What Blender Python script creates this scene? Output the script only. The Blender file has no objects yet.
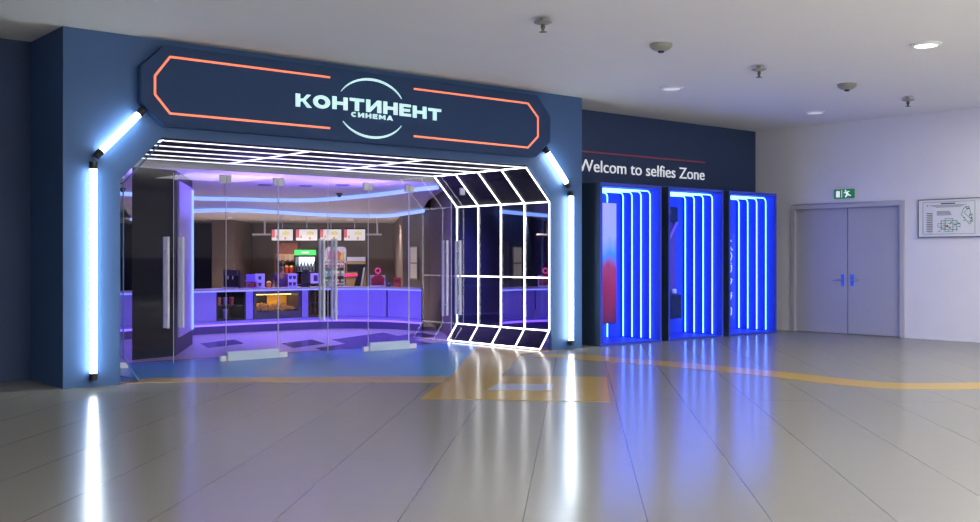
import bpy, bmesh, math, random
from mathutils import Vector, Matrix
R = random.Random(7)
ORD = ['leftmost', 'second from left', 'third from left', 'fourth from left', 'fifth from left', 'sixth from left']
PI = math.pi

# ------------------------------------------------------------------ camera, world, lights, exposure
sc = bpy.context.scene
COL = sc.collection
TH = math.radians(40.25)
CAM = (-4.273, -13.058, 1.6)
cd = bpy.data.cameras.new('camera'); cam = bpy.data.objects.new('camera', cd); COL.objects.link(cam)
cam.location = CAM; cam.rotation_euler = (PI/2, 0, -TH)
cd.sensor_width = 36; cd.lens = 36*1050/980; cd.shift_y = -4/980; cd.clip_end = 200
sc.camera = cam
sc.view_settings.view_transform = 'Standard'; sc.view_settings.look = 'None'
sc.view_settings.gamma = 1; sc.view_settings.use_curve_mapping = False
sc.view_settings.exposure = 0.0
w = bpy.data.worlds.new('world'); sc.world = w; w.use_nodes = True
w.node_tree.nodes['Background'].inputs[0].default_value = (0.5, 0.55, 0.65, 1)
w.node_tree.nodes['Background'].inputs[1].default_value = 0.15
sc.cycles.max_bounces = 10; sc.cycles.transparent_max_bounces = 16
sc.cycles.use_denoising = True
sc.cycles.sample_clamp_indirect = 6

def area(name, loc, rot, size, power, color, size_y=None, spread=PI):
    l = bpy.data.lights.new(name, 'AREA'); l.energy = power; l.color = color
    l.size = size; l.spread = spread
    if size_y: l.shape = 'RECTANGLE'; l.size_y = size_y
    o = bpy.data.objects.new(name, l); COL.objects.link(o); o.location = loc; o.rotation_euler = rot
    return o
def spot(name, loc, power, color, angle=100, rot=(0,0,0), blend=0.8, radius=.08):
    l = bpy.data.lights.new(name, 'SPOT'); l.energy = power; l.color = color
    l.spot_size = math.radians(angle); l.spot_blend = blend; l.shadow_soft_size = radius
    o = bpy.data.objects.new(name, l); COL.objects.link(o); o.location = loc; o.rotation_euler = rot
    return o

def W(X, Z):      # the lobby is turned against the facade: its own axes, metres
    c, s = math.cos(TH), math.sin(TH)
    return (CAM[0] + X*c + Z*s, CAM[1] - X*s + Z*c)

# unseen fill lights added under the hall ceiling for overall ambient light
for (x, y, p) in ((-8,-10,25), (-2,-9.5,60), (4,-9.5,130), (10,-9,190), (12.5,-6,110), (-8,-17,150), (-1,-17,200), (6,-17,200), (12,-17,260), (-6,-23,120), (5,-23,150)):
    area('hall_fill', (x, y, 4.34), (0,0,0), 3.2, p, (1, .98, .94))
for (x, y, p) in ((-7,-15.5,220), (1,-14.5,1400), (9,-14.5,800), (4,-21,400)):     # unseen upward fills added behind the camera to brighten the ceiling
    area('hall_fill_up', (x, y, 2.7), (PI,0,0), 2.0, p, (1, .98, .95))
# lobby: unseen violet fills added under the front ceiling, warm lamps at the downlights
for (X, Z, p) in ((-3.2,21.0,230), (-5.6,22.2,260), (-7.6,22.6,220), (-2.0,20.6,150), (.8,21.5,110), (1.6,23,90)):
    a, b = W(X, Z); spot('lobby_violet_fill', (a, b, 2.95), p*1.15, (.28,.18,1), 150, radius=.12)
spot('lobby_entrance_fill', (1.8, 3.9, 2.95), 130, (.26,.17,1), 150, radius=.12)  # unseen violet fills added just inside the entrance
spot('lobby_entrance_fill', (5.5, 4.0, 2.95), 110, (.30,.19,1), 150, radius=.12)
for (x, y) in ((2.2,3.4),(4.4,3.5),(6.4,3.5)):      # unseen upward spots added to tint the lobby ceiling violet
    spot('lobby_ceiling_fill', (x, y, 1.9), 300, (.26,.17,1), 160, rot=(PI,0,0), radius=.03)
spot('lobby_counter_fill', (*W(-4.0, 24.0), 2.93), 160, (1,.85,.85), 150)  # unseen fill added to brighten the snack rack and counter
LOBBY_DOWN = [(-6.6,26.9), (-6.1,32.2), (-4.3,32.2), (-7.6,30.5), (-3.0,30.0), (-5.0,28.2), (1.0,29.0)]
for X, Z in LOBBY_DOWN:
    a, b = W(X, Z); spot('lobby_warm_lamp', (a, b, 2.70), 300, (1,.80,.66), 150)

# ------------------------------------------------------------------ materials
def lin(r, g, b):
    f = lambda v: (v/255/12.92) if v/255 <= .04045 else ((v/255+.055)/1.055)**2.4
    return (f(r), f(g), f(b), 1)
def mat(name, col, rough=.5, metal=0, emit=None, es=0, spec=.5, noise=0, nscale=20, coat=0):
    m = bpy.data.materials.new(name); m.use_nodes = True
    n = m.node_tree.nodes; L = m.node_tree.links; p = n['Principled BSDF']
    c = lin(*col) if max(col) > 1 else (*col, 1)
    p.inputs['Base Color'].default_value = c
    p.inputs['Roughness'].default_value = rough; p.inputs['Metallic'].default_value = metal
    p.inputs['Specular IOR Level'].default_value = spec
    p.inputs['Coat Weight'].default_value = coat
    if emit:
        p.inputs['Emission Color'].default_value = (*emit, 1); p.inputs['Emission Strength'].default_value = es
    if noise:
        t = n.new('ShaderNodeTexCoord'); z = n.new('ShaderNodeTexNoise'); z.inputs['Scale'].default_value = nscale
        z.inputs['Detail'].default_value = 4
        mx = n.new('ShaderNodeMix'); mx.data_type = 'RGBA'
        mx.inputs['A'].default_value = tuple(v*(1-noise) for v in c[:3])+(1,)
        mx.inputs['B'].default_value = tuple(min(1, v*(1+noise)) for v in c[:3])+(1,)
        L.new(t.outputs['Object'], z.inputs['Vector']); L.new(z.outputs['Fac'], mx.inputs['Factor'])
        L.new(mx.outputs['Result'], p.inputs['Base Color'])
    return m
def glassmat(name, tint=(.93,.96,.97), ior=1.5, rough=0.0):
    m = bpy.data.materials.new(name); m.use_nodes = True
    n = m.node_tree.nodes; L = m.node_tree.links; n.remove(n['Principled BSDF'])
    tr = n.new('ShaderNodeBsdfTransparent'); tr.inputs[0].default_value = (*tint, 1)
    gl = n.new('ShaderNodeBsdfGlossy'); gl.inputs['Roughness'].default_value = rough
    fr = n.new('ShaderNodeFresnel'); fr.inputs[0].default_value = ior
    gm = n.new('ShaderNodeNewGeometry'); sb = n.new('ShaderNodeMath'); sb.operation = 'SUBTRACT'; sb.inputs[0].default_value = 1; L.new(gm.outputs['Backfacing'], sb.inputs[1])
    ml = n.new('ShaderNodeMath'); ml.operation = 'MULTIPLY'; fr.inputs[0].default_value = ior; L.new(fr.outputs[0], ml.inputs[0]); L.new(sb.outputs[0], ml.inputs[1])
    mx = n.new('ShaderNodeMixShader'); L.new(ml.outputs[0], mx.inputs[0]); L.new(tr.outputs[0], mx.inputs[1]); L.new(gl.outputs[0], mx.inputs[2])
    L.new(mx.outputs[0], n['Material Output'].inputs[0])
    return m

M = {}
M['navy'] = mat('navy_paint', (.050,.112,.26), .5, spec=.3, noise=.04, nscale=3)
M['navy_dark'] = mat('dark_navy_paint', (.03,.055,.135), .55, spec=.3, noise=.04, nscale=3)
M['panel'] = mat('sign_panel', (.022,.056,.15), .6, spec=.25)
M['ceil'] = mat('ceiling_paint', (.74,.73,.72), .8, noise=.02, nscale=2)
M['wall'] = mat('lavender_grey_wall', (.70,.69,.75), .6, noise=.03, nscale=2)
M['doorm'] = mat('door_paint', (.37,.365,.42), .45, noise=.03)
M['doorframe'] = mat('door_frame_paint', (.42,.41,.46), .4)
M['darkwall'] = mat('dark_wall', (.03,.03,.035), .5)
M['orange'] = mat('orange_neon', (.9,.35,.2), .4, emit=(1,.185,.085), es=.85)
M['cyanletter'] = mat('pale_cyan_letter', (.7,.9,.9), .4, emit=(.55,.95,.93), es=.6)
M['whiteletter'] = mat('white_letter', (.85,.85,.87), .4, emit=(.9,.92,1), es=.5)
M['redstrip'] = mat('dim_red_strip', (.25,.05,.08), .4, emit=(.5,.04,.08), es=.10)
M['tube'] = mat('white_tube', (.9,.9,.9), .4, emit=(.80,.92,1), es=19)
M['cage_dim'] = mat('ceiling_led', (.9,.9,.9), .4, emit=(.95,.97,1), es=1.5)
M['cage'] = mat('cage_led', (.9,.9,.9), .4, emit=(.95,.97,1), es=6.5)
M['black'] = mat('black_plastic', (.012,.012,.014), .4)
M['blacksoft'] = mat('black_panel', (.011,.010,.018), .4, spec=.2)
M['mirror'] = mat('dark_mirror', (.62,.64,.72), .02, metal=1)
M['glass'] = glassmat('clear_glass', (.95,.96,.97), ior=1.5)
M['darkglass'] = glassmat('dark_tinted_glass', (.16,.16,.20), 1.25, .45)
M['sideglass'] = glassmat('side_glass', (.90,.90,.93), 1.5)
M['gloss_black'] = mat('soft_black_ceiling', (.006,.005,.012), .7, spec=.1)
M['steel'] = mat('brushed_steel', (.75,.75,.78), .3, metal=1, noise=.05)
M['satin'] = mat('satin_white_fitting', (.92,.92,.94), .4)
M['rail'] = mat('pale_metal_rail', (.72,.85,.97), .4)
M['booth'] = mat('booth_outside', (.03,.05,.09), .5)
M['boothin'] = mat('booth_blue_lit_inside', (.025,.06,.6), .5)  # blue of the LED light is put into the lining colour
M['blueled'] = mat('blue_led', (.5,.7,1), .4, emit=(.08,.25,1), es=9)
M['bluetube'] = mat('blue_tube', (.06,.16,.36), .4)
M['brown'] = mat('brown_wall', (.15,.115,.11), .6, noise=.1, nscale=4)
M['lobbyceil'] = mat('lobby_ceiling', (.60,.57,.56), .7)
M['fascia'] = mat('ceiling_fascia', (.55,.52,.62), .5)
M['arcled'] = mat('lobby_led', (.6,.7,1), .4, emit=(.19,.34,.92), es=1.35)
M['vioLed'] = mat('violet_led', (.6,.5,1), .4, emit=(.17,.08,1), es=2.2)
M['counter'] = mat('violet_lit_panel', (.34,.29,.80), .35)  # white panels; the violet light on them is painted into the colour
M['edge_glow'] = mat('edge_glow', (.4,.4,1), .4, emit=(.20,.25,1), es=1.6)
M['worktop'] = mat('counter_worktop', (.50,.48,.50), .25, noise=.1)
M['toe'] = mat('toe_kick', (.1,.08,.2), .3)
M['white'] = mat('white_plastic', (.75,.75,.78), .5)
M['steeldk'] = mat('dark_metal', (.08,.08,.09), .35, metal=.6)
M['skin'] = mat('skin', (.28,.14,.09), .6)
M['hair'] = mat('dark_hair', (.012,.009,.008), .5)
M['shirt'] = mat('purple_shirt', (.09,.03,.18), .8)
M['trousers'] = mat('dark_trousers', (.02,.02,.03), .8)
def flat(name, col, rough=.5, **k):
    if name not in M: M[name] = mat(name, col, rough, **k)
    return M[name]
red = flat('red_card', (.55,.03,.04)); gold = flat('gold_print', (.55,.36,.10)); pink = flat('pink_sign', (.8,.08,.25), emit=(1,.05,.25), es=.5)
green = flat('green_sign', (.02,.25,.08), emit=(.02,.5,.12), es=.10); greenhead = flat('green_header', (.05,.55,.1), emit=(.05,.9,.15), es=.8)
purple = flat('purple_card', (.3,.2,.62)); wood = flat('dark_wood', (.12,.045,.03), noise=.2)
yellow = flat('yellow_print', (.8,.65,.12)); teal = flat('teal_packet', (.1,.5,.42)); orangep = flat('orange_packet', (.75,.22,.04))
ink = flat('black_ink', (.03,.03,.04)); paper = flat('paper', (.70,.71,.74)); gink = flat('green_ink', (.12,.32,.22)); rink = flat('red_ink', (.6,.08,.08))

# floor: square-set stone tiles laid at 45 degrees to the facade
def floor_mat(name='glossy_stone_tiles', base=None):
    m = bpy.data.materials.new(name); m.use_nodes = True
    n = m.node_tree.nodes; L = m.node_tree.links; p = n['Principled BSDF']
    t = n.new('ShaderNodeTexCoord'); mp = n.new('ShaderNodeMapping'); mp.vector_type = 'POINT'
    # rotate the coordinates so that brick rows run along (1,1)
    mp.inputs['Rotation'].default_value = (0, 0, -PI/4)
    # a joint passes through (-0.03,-8.35)
    off = -((-0.03)*(-math.sin(PI/4)) + (-8.35)*math.cos(PI/4))
    mp.inputs['Location'].default_value = (0.3, off % .752, 0)
    def brick(width, c, mort, size):
        br = n.new('ShaderNodeTexBrick'); br.offset = .5; br.squash = 1
        br.inputs['Scale'].default_value = 1; br.inputs['Brick Width'].default_value = width
        br.inputs['Row Height'].default_value = .752; br.inputs['Mortar Size'].default_value = size
        br.inputs['Mortar Smooth'].default_value = .1; br.inputs['Bias'].default_value = 0
        br.inputs['Color1'].default_value = c; br.inputs['Color2'].default_value = c; br.inputs['Mortar'].default_value = mort
        L.new(mp.outputs[0], br.inputs[0]); return br
    br1 = brick(300, (.245,.24,.215,1), (.115,.112,.105,1), .0032)
    br2 = brick(1.504, (1,1,1,1), (.86,.86,.86,1), .003)
    br = n.new('ShaderNodeMix'); br.data_type = 'RGBA'; br.blend_type = 'MULTIPLY'; br.inputs['Factor'].default_value = 1
    L.new(t.outputs['Object'], mp.inputs[0]); L.new(br1.outputs['Color'], br.inputs['A']); L.new(br2.outputs['Color'], br.inputs['B'])
    n.remove(p); df = n.new('ShaderNodeBsdfDiffuse'); gl = n.new('ShaderNodeBsdfGlossy'); gl.inputs['Roughness'].default_value = .17
    fr = n.new('ShaderNodeFresnel'); fr.inputs[0].default_value = 1.3
    mr = n.new('ShaderNodeMapRange'); mr.inputs['From Min'].default_value = 0; mr.inputs['From Max'].default_value = 1
    mr.inputs['To Min'].default_value = .30; mr.inputs['To Max'].default_value = .46; L.new(fr.outputs[0], mr.inputs[0])
    ms = n.new('ShaderNodeMixShader'); L.new(mr.outputs[0], ms.inputs[0]); L.new(df.outputs[0], ms.inputs[1]); L.new(gl.outputs[0], ms.inputs[2])
    if base is None: L.new(br.outputs['Result'], df.inputs[0])
    else: df.inputs[0].default_value = (*base, 1)
    L.new(ms.outputs[0], n['Material Output'].inputs[0])
    return m
M['floor'] = floor_mat()
M['inlay_blue'] = floor_mat('blue_inlay', (.12,.36,.66)); M['inlay_yellow'] = floor_mat('yellow_inlay', (.46,.31,.08))
M['inlay_tan'] = floor_mat('tan_inlay', (.50,.35,.16)); M['pale_rect'] = floor_mat('pale_blue_rect', (.42,.46,.58))
M['floor_in'] = floor_mat('lobby_floor_stone', (.55,.50,.56)); M['floor_dark'] = floor_mat('dark_lobby_stone', (.06,.05,.10))

# ------------------------------------------------------------------ mesh helpers
class MB:
    def __init__(s): s.bm = bmesh.new()
    def box(s, x0, x1, y0, y1, z0, z1):
        v = [s.bm.verts.new(p) for p in ((x0,y0,z0),(x1,y0,z0),(x1,y1,z0),(x0,y1,z0),(x0,y0,z1),(x1,y0,z1),(x1,y1,z1),(x0,y1,z1))]
        for f in ((3,2,1,0),(4,5,6,7),(0,1,5,4),(1,2,6,5),(2,3,7,6),(3,0,4,7)): s.bm.faces.new([v[i] for i in f])
        return s
    def prism(s, pts, d0, d1, axis='y'):
        # polygon pts (u,v) extruded along axis from d0 to d1
        def P(u, v, d): return {'y': (u, d, v), 'z': (u, v, d), 'x': (d, u, v)}[axis]
        A = [s.bm.verts.new(P(u, v, d0)) for u, v in pts]; B = [s.bm.verts.new(P(u, v, d1)) for u, v in pts]
        n = len(pts); s.bm.faces.new(A); s.bm.faces.new(B[::-1])
        for i in range(n): s.bm.faces.new((A[i], B[i], B[(i+1)%n], A[(i+1)%n]))
        return s
    def ribbon(s, path, wid, d0, d1, axis='y'):
        # open path in the plane with width wid, mitred, extruded
        pts = [Vector(p) for p in path]; Lf, Rt = [], []
        for i, p in enumerate(pts):
            a = (p-pts[i-1]).normalized() if i else (pts[1]-p).normalized()
            b = (pts[i+1]-p).normalized() if i < len(pts)-1 else a
            t = (a+b).normalized(); nrm = Vector((-t.y, t.x)); k = wid/2/max(.3, nrm.dot(Vector((-a.y, a.x))))
            Lf.append(p+nrm*k); Rt.append(p-nrm*k)
        for i in range(len(pts)-1):
            s.prism([Lf[i], Lf[i+1], Rt[i+1], Rt[i]], d0, d1, axis)
        return s
    def tube(s, path, r, seg=12, caps=True):
        pts = [Vector(p) for p in path]; rings = []
        up = None
        for i, p in enumerate(pts):
            a = (p-pts[i-1]).normalized() if i else (pts[1]-p).normalized()
            b = (pts[i+1]-p).normalized() if i < len(pts)-1 else a
            t = (a+b).normalized()
            if up is None or abs(up.dot(t)) > .98: up = Vector((0,0,1)) if abs(t.z) < .9 else Vector((1,0,0))
            x = t.cross(up).normalized(); y = x.cross(t).normalized(); up = y
            k = 1/max(.4, a.dot(t))
            rr = r[i] if isinstance(r, (list, tuple)) else r
            rings.append([s.bm.verts.new(p+x*math.cos(2*PI*j/seg)*rr*k+y*math.sin(2*PI*j/seg)*rr*k) for j in range(seg)])
        for i in range(len(rings)-1):
            for j in range(seg):
                s.bm.faces.new((rings[i][j], rings[i][(j+1)%seg], rings[i+1][(j+1)%seg], rings[i+1][j]))
        if caps: s.bm.faces.new(rings[0][::-1]); s.bm.faces.new(rings[-1])
        return s
    def lathe(s, prof, c=(0,0,0), seg=24):
        rings = []
        for r, z in prof:
            rings.append([s.bm.verts.new((c[0]+max(r,1e-4)*math.cos(2*PI*j/seg), c[1]+max(r,1e-4)*math.sin(2*PI*j/seg), c[2]+z)) for j in range(seg)])
        for i in range(len(rings)-1):
            for j in range(seg):
                s.bm.faces.new((rings[i][j], rings[i][(j+1)%seg], rings[i+1][(j+1)%seg], rings[i+1][j]))
        s.bm.faces.new(rings[0][::-1]); s.bm.faces.new(rings[-1])
        return s
    def quad(s, *ps):
        s.bm.faces.new([s.bm.verts.new(p) for p in ps]); return s
    def build(s, name, m, parent=None, smooth=False, bevel=0, loc=None):
        bmesh.ops.remove_doubles(s.bm, verts=s.bm.verts, dist=1e-5)
        bmesh.ops.recalc_face_normals(s.bm, faces=s.bm.faces)
        if bevel:
            es = [e for e in s.bm.edges if len(e.link_faces) == 2 and e.calc_face_angle(0) > .6]
            bmesh.ops.bevel(s.bm, geom=es, offset=bevel, segments=2, affect='EDGES', clamp_overlap=True)
        me = bpy.data.meshes.new(name); s.bm.to_mesh(me); s.bm.free(); me.materials.append(m)
        if smooth:
            for p in me.polygons: p.use_smooth = True
            try: me.set_sharp_from_angle(angle=math.radians(40))
            except Exception: pass
        o = bpy.data.objects.new(name, me); COL.objects.link(o); o.parent = parent
        if loc: o.location = loc
        return o
def tag(o, label=None, cat=None, group=None, kind=None):
    if label: o['label'] = label
    if cat: o['category'] = cat
    if group: o['group'] = group
    if kind: o['kind'] = kind
    return o
def thing(name, label, cat, loc=(0,0,0), rz=0, group=None):
    o = bpy.data.objects.new(name, None); COL.objects.link(o); o.location = loc; o.rotation_euler = (0,0,rz)
    o.empty_display_size = .2
    return tag(o, label, cat, group)
def struct(name, mb, m, **k):
    o = mb.build(name, m, **k); o['kind'] = 'structure'; return o
def copy_tree(o, parent=None):
    c = o.copy(); COL.objects.link(c); c.parent = parent
    for ch in [x for x in o.children]: copy_tree(ch, c)
    return c

# ------------------------------------------------------------------ mall shell
H = 4.4
struct('floor', MB().box(-14, 15.6, -26, 1.24, -.12, 0).box(0, 9.35, 1.24, 2.6, -.12, 0), M['floor'])
struct('ceiling', MB().box(-14.2, 15.6, -26.2, 1.5, H, H+.15), M['ceil'])
struct('wall_portal', MB().prism([(0,0),(.70,0),(.70,2.57),(1.25,3.14),(7.60,3.14),(8.17,2.57),(8.17,0),(8.9,0),(8.9,H),(0,H)], 0, .018), M['navy'])
struct('wall_portal_left', MB().box(0, .68, .018, 1.9, 0, H), M['navy'])
struct('wall_portal_right', MB().prism([(8.86,.018),(8.9,.018),(9.34,1.0),(9.30,1.02)], 0, H, 'z').box(8.19, 8.9, .019, .10, 0, H), M['navy'])
struct('ceiling_portal', MB().box(.68, 8.22, .018, 2.75, 3.15, 3.3), M['gloss_black'])
struct('wall_left', MB().box(-14, 0, 1.24, 1.5, 0, H), M['navy_dark'])
struct('wall_selfie', MB().box(9.3, 15.42, 1.02, 1.2, 0, H), M['navy_dark'])
# right wall with the opening of the double door
DB0, DB1, DZ = -2.50, .10, 2.72
struct('wall_right', MB().box(15.42, 15.6, -6, DB0, 0, H).box(15.42, 15.6, DB1, 1.2, 0, H).box(15.42, 15.6, DB0, DB1, DZ, H), M['wall'])
struct('wall_right_front', MB().box(15.42, 15.6, -26, -6, 1.55, H), M['wall'])
struct('wall_right_front_dark', MB().box(15.36, 15.6, -26, -6, 0, 1.55), M['darkwall'])  # unseen dark lower wall, added for its reflection in the glass front
struct('wall_far_left', MB().box(-14.2, -14, -26, 1.5, 0, H), M['wall'])
struct('wall_back', MB().box(-14, 15.6, -26.2, -26, 1.55, H), M['wall'])
struct('wall_back_dark', MB().box(-14, 15.35, -26.2, -25.94, 0, 1.55), M['darkwall'])  # unseen back wall's lower part, made dark for the glass reflection
# floor inlays
def inlay(n, pts, m, z=.006): struct('trim_%d' % n, MB().prism(pts, -.01, z, 'z'), m)
inlay(1, [(.71,.20),(1.27,.40),(4.40,-2.0),(7.90,1.65),(7.9,2.35),(.71,2.35)], M['inlay_blue'])
inlay(2, [(.71,.20),(.80,-.05),(1.0,0),(3.95,-2.45),(4.40,-2.0),(1.27,.40)], M['inlay_tan'])
inlay(3, [(4.40,-2.0),(2.77,-3.52),(4.22,-5.07),(5.95,-3.38),(4.95,-2.40),(7.25,-.25),(8.15,.0),(7.9,1.65)], M['inlay_yellow'])
inlay(4, [(3.83,-3.42),(4.33,-3.05),(4.83,-3.53),(4.38,-3.98)], M['pale_rect'], .009)  # flat pale blue rectangle on the floor
# the curved yellow band
cen = [(7.3,-.55),(7.72,-1.1),(7.72,-1.9),(7.88,-2.65),(7.92,-3.4),(7.93,-4.75),(7.85,-5.75),(8.0,-6.4),(8.8,-7.05),(10.5,-8.0)]
def smooth_path(p, n=6):
    out = []
    P = [Vector(q) for q in p]
    for i in range(len(P)-1):
        a, b, c, d = P[max(0,i-1)], P[i], P[i+1], P[min(len(P)-1,i+2)]
        for k in range(n):
            t = k/n
            out.append(.5*((2*b)+(c-a)*t+(2*a-5*b+4*c-d)*t*t+(3*b-a-3*c+d)*t**3))
    out.append(P[-1]); return out
struct('trim_5', MB().ribbon(smooth_path(cen), .62, -.01, .005, 'z'), M['inlay_yellow'])

# ------------------------------------------------------------------ double door in the right wall
dr = thing('door_1', None, None, (15.42, 0, 0)); dr['kind'] = 'structure'
f = MB(); ft = .10
f.box(-.03, .12, DB0, DB0+ft, 0, DZ).box(-.03, .12, DB1-ft, DB1, 0, DZ).box(-.03, .12, DB0+ft, DB1-ft, DZ-ft, DZ)
f.build('door_frame', M['doorframe'], dr, bevel=.008)
mid = (DB0+DB1)/2 - .02
for side, (y0, y1) in enumerate(((DB0+ft+.004, mid-.008), (mid+.008, DB1-ft-.004))):
    lf = MB().box(.05, .11, y0, y1, .01, DZ-ft-.004).build('door_leaf', M['doorm'], dr, bevel=.004)
    sg = 1 if side == 0 else -1                      # side 0 is the right-hand leaf in the photo
    ye = y1 if side == 0 else y0
    hy = ye - sg*.10
    MB().box(.04, .05, hy-.035, hy+.035, 1.0, 1.24).build('escutcheon', flat('blue_door_plate', (.05,.12,.75), emit=(.03,.1,1), es=.12), lf, bevel=.003)
    MB().tube([(.045, hy, 1.13), (-.02, hy, 1.13), (-.03, hy-sg*.03, 1.13), (-.03, hy-sg*.18, 1.12)], .013, 10).build('door_handle', M['steel'], lf, smooth=True)
# exit sign
es = thing('exit_sign', 'small green emergency exit sign above the grey double door', 'sign', (15.40, -1.19, 2.91))
MB().box(-.03, .02, -.225, .225, -.095, .095).build('sign_box', green, es, bevel=.005)
MB().box(-.036, -.0305, .09, .17, -.07, .06).build('door_pictogram', M['whiteletter'], es)
MB().box(-.036, -.0305, .035, .045, -.075, .075).build('divider', M['whiteletter'], es)
rm = MB()
for (y, z), (y2, z2), wd in (((-.06,.03),(-.10,-.02),.045), ((-.06,.03),(-.01,.015),.018), ((-.06,.03),(-.14,.045),.018), ((-.10,-.02),(-.05,-.05),.022), ((-.05,-.05),(-.06,-.075),.02), ((-.10,-.02),(-.17,-.045),.022)):
    rm.ribbon([(y,z),(y2,z2)], wd, -.036, -.0305, 'x')
rm.prism([(-.045+.019*math.cos(k*PI/5), .062+.019*math.sin(k*PI/5)) for k in range(10)], -.036, -.0305, 'x')
rm.build('running_figure', M['whiteletter'], es)
# evacuation plan in a frame
pl = thing('framed_plan', 'framed evacuation plan hanging on the wall right of the grey double door', 'poster', (15.40, -3.45, 1.98))
y0, y1, z0, z1 = -.66, .655, 0, .735
fr = MB().box(-.025, .02, y0, y1, z0, z0+.012).box(-.025, .02, y0, y1, z1-.012, z1).box(-.025, .02, y0, y0+.012, z0, z1).box(-.025, .02, y1-.012, y1, z0, z1)
fr.build('frame', M['steeldk'], pl)
MB().box(-.012, .015, y0+.012, y1-.012, z0+.012, z1-.012).build('sheet', paper, pl)
bl = MB()
def rect_line(mb, ya, yb, za, zb, t=.005):
    mb.box(-.016, -.012, ya, yb, za, za+t).box(-.016, -.012, ya, yb, zb-t, zb).box(-.016, -.012, ya, ya+t, za, zb).box(-.016, -.012, yb-t, yb, za, zb)
rect_line(bl, -.46, .56, .06, .68)
bl.box(-.016, -.012, -.08, .20, .635, .655)                  # heading line
for k in range(3): bl.box(-.016, -.012, -.30+.05*k, .42-.06*k, .612-.018*k, .618-.018*k)
for k in range(9):
    bl.box(-.016, -.012, .36, .49, .46-.043*k, .47-.043*k)
    bl.box(-.016, -.012, .36, .47, .445-.043*k, .450-.043*k)
for k in range(4): bl.box(-.016, -.012, .02-.01*k, .28, .49-.022*k, .498-.022*k)
for q in range(18):
    yy = R.uniform(-.18, .22); zz = .10 + R.random()*.22; bl.box(-.016, -.012, yy, yy+R.uniform(.015,.04), zz, zz+R.uniform(.008,.02))
for q in range(12):
    yy = R.uniform(-.42, -.24); zz = .28+R.random()*.28; bl.box(-.016, -.012, yy, yy+R.uniform(.01,.03), zz, zz+.02)
bl.build('plan_lines', ink, pl)
g = MB(); rect_line(g, -.12, .20, .14, .32, .012); rect_line(g, -.04, .12, .10, .36, .010); rect_line(g, -.18, .26, .19, .27, .008)
g.ribbon([(-.42,.30),(-.36,.24),(-.20,.42),(-.24,.54),(-.34,.58),(-.42,.30)], .012, -.015, -.012, 'x').ribbon([(-.38,.34),(-.25,.46),(-.32,.52)], .01, -.015, -.012, 'x').build('plan_green_walls', gink, pl)
MB().box(-.0175, -.0158, .06, .16, .222, .236).build('plan_red_route', rink, pl)
MB().box(-.017, -.0158, .455, .475, .60, .625).build('plan_red_emblem', rink, pl)

# ------------------------------------------------------------------ ceiling fittings
def downlight(name, x, y, z, r, label, group=None, strength=6):
    t = thing(name, label, 'ceiling light', (x, y, z), 0, group)
    MB().lathe([(r,0),(r,-.012),(r*.82,-.03),(r*.74,-.03),(r*.72,-.004),(r*.72,0)], seg=32).build('trim_ring', M['white'], t, smooth=True)
    MB().lathe([(r*.70,-.003),(r*.70,-.022),(r*.3,-.026)], seg=24).build('lamp', flat('lamp_glow_%s' % strength, (.9,.9,.9), emit=(1,.98,.95), es=strength), t)
    return t
for (x, y, lab, st) in ((.20,-2.22,'round ceiling downlight at the top left, cut by the picture edge',7), (9.243,-1.75,'round ceiling downlight close above the right end of the portal wall',.35),
                    (9.02,-6.227,'bright round ceiling downlight at the upper right of the hall',4), (13.603,-1.65,'small far round downlight in front of the lavender wall',.35)):
    downlight('ceiling_downlight', x, y, H, .20, lab, None, st)
    spot('downlight_lamp', (x, y, H-.06), 18 if st < 4 else 50, (1,.96,.9), 120)
dk = flat('tarnished_metal', (.10,.09,.08), .4, metal=.5); pal = flat('aged_white_plastic', (.27,.27,.24), .5)
for (x, y, lab) in ((4.149,-4.071,'nearest ceiling sprinkler with a round plate, above the lit sign'), (8.682,-3.858,'middle ceiling sprinkler between the two dome detectors'), (13.182,-3.76,'farthest ceiling sprinkler, near the lavender wall')):
    t = thing('ceiling_sprinkler', lab, 'sprinkler', (x, y, H))
    MB().lathe([(.025,0),(.025,-.04),(.105,-.045),(.11,-.055),(.06,-.075),(.02,-.08)], seg=24).build('cover_plate', pal, t, smooth=True)
    MB().lathe([(.024,-.075),(.024,-.10),(.03,-.11),(.018,-.13),(.018,-.16)], seg=14).build('body', dk, t, smooth=True)
    d = MB()
    for k in range(10):
        a = k*PI/5; d.prism([(.012*math.cos(a-.6), .012*math.sin(a-.6)), (.045*math.cos(a-.16), .045*math.sin(a-.16)), (.045*math.cos(a+.16), .045*math.sin(a+.16)), (.012*math.cos(a+.6), .012*math.sin(a+.6))], -.168, -.162, 'z')
    d.build('deflector', dk, t)
for (x, y, lab) in ((6.361,-3.976,'larger-looking domed detector on the ceiling left of the middle sprinkler'), (11.117,-3.821,'domed detector on the ceiling between the two right-hand sprinklers')):
    t = thing('dome_detector', lab, 'detector', (x, y, H))
    MB().lathe([(.15,0),(.15,-.02),(.145,-.04),(.12,-.066),(.08,-.088),(.045,-.095)], seg=32).build('housing', pal, t, smooth=True)
    MB().lathe([(.046,-.09),(.046,-.10),(.038,-.115),(.015,-.122)], seg=20).build('lens', M['black'], t, smooth=True)

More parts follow.
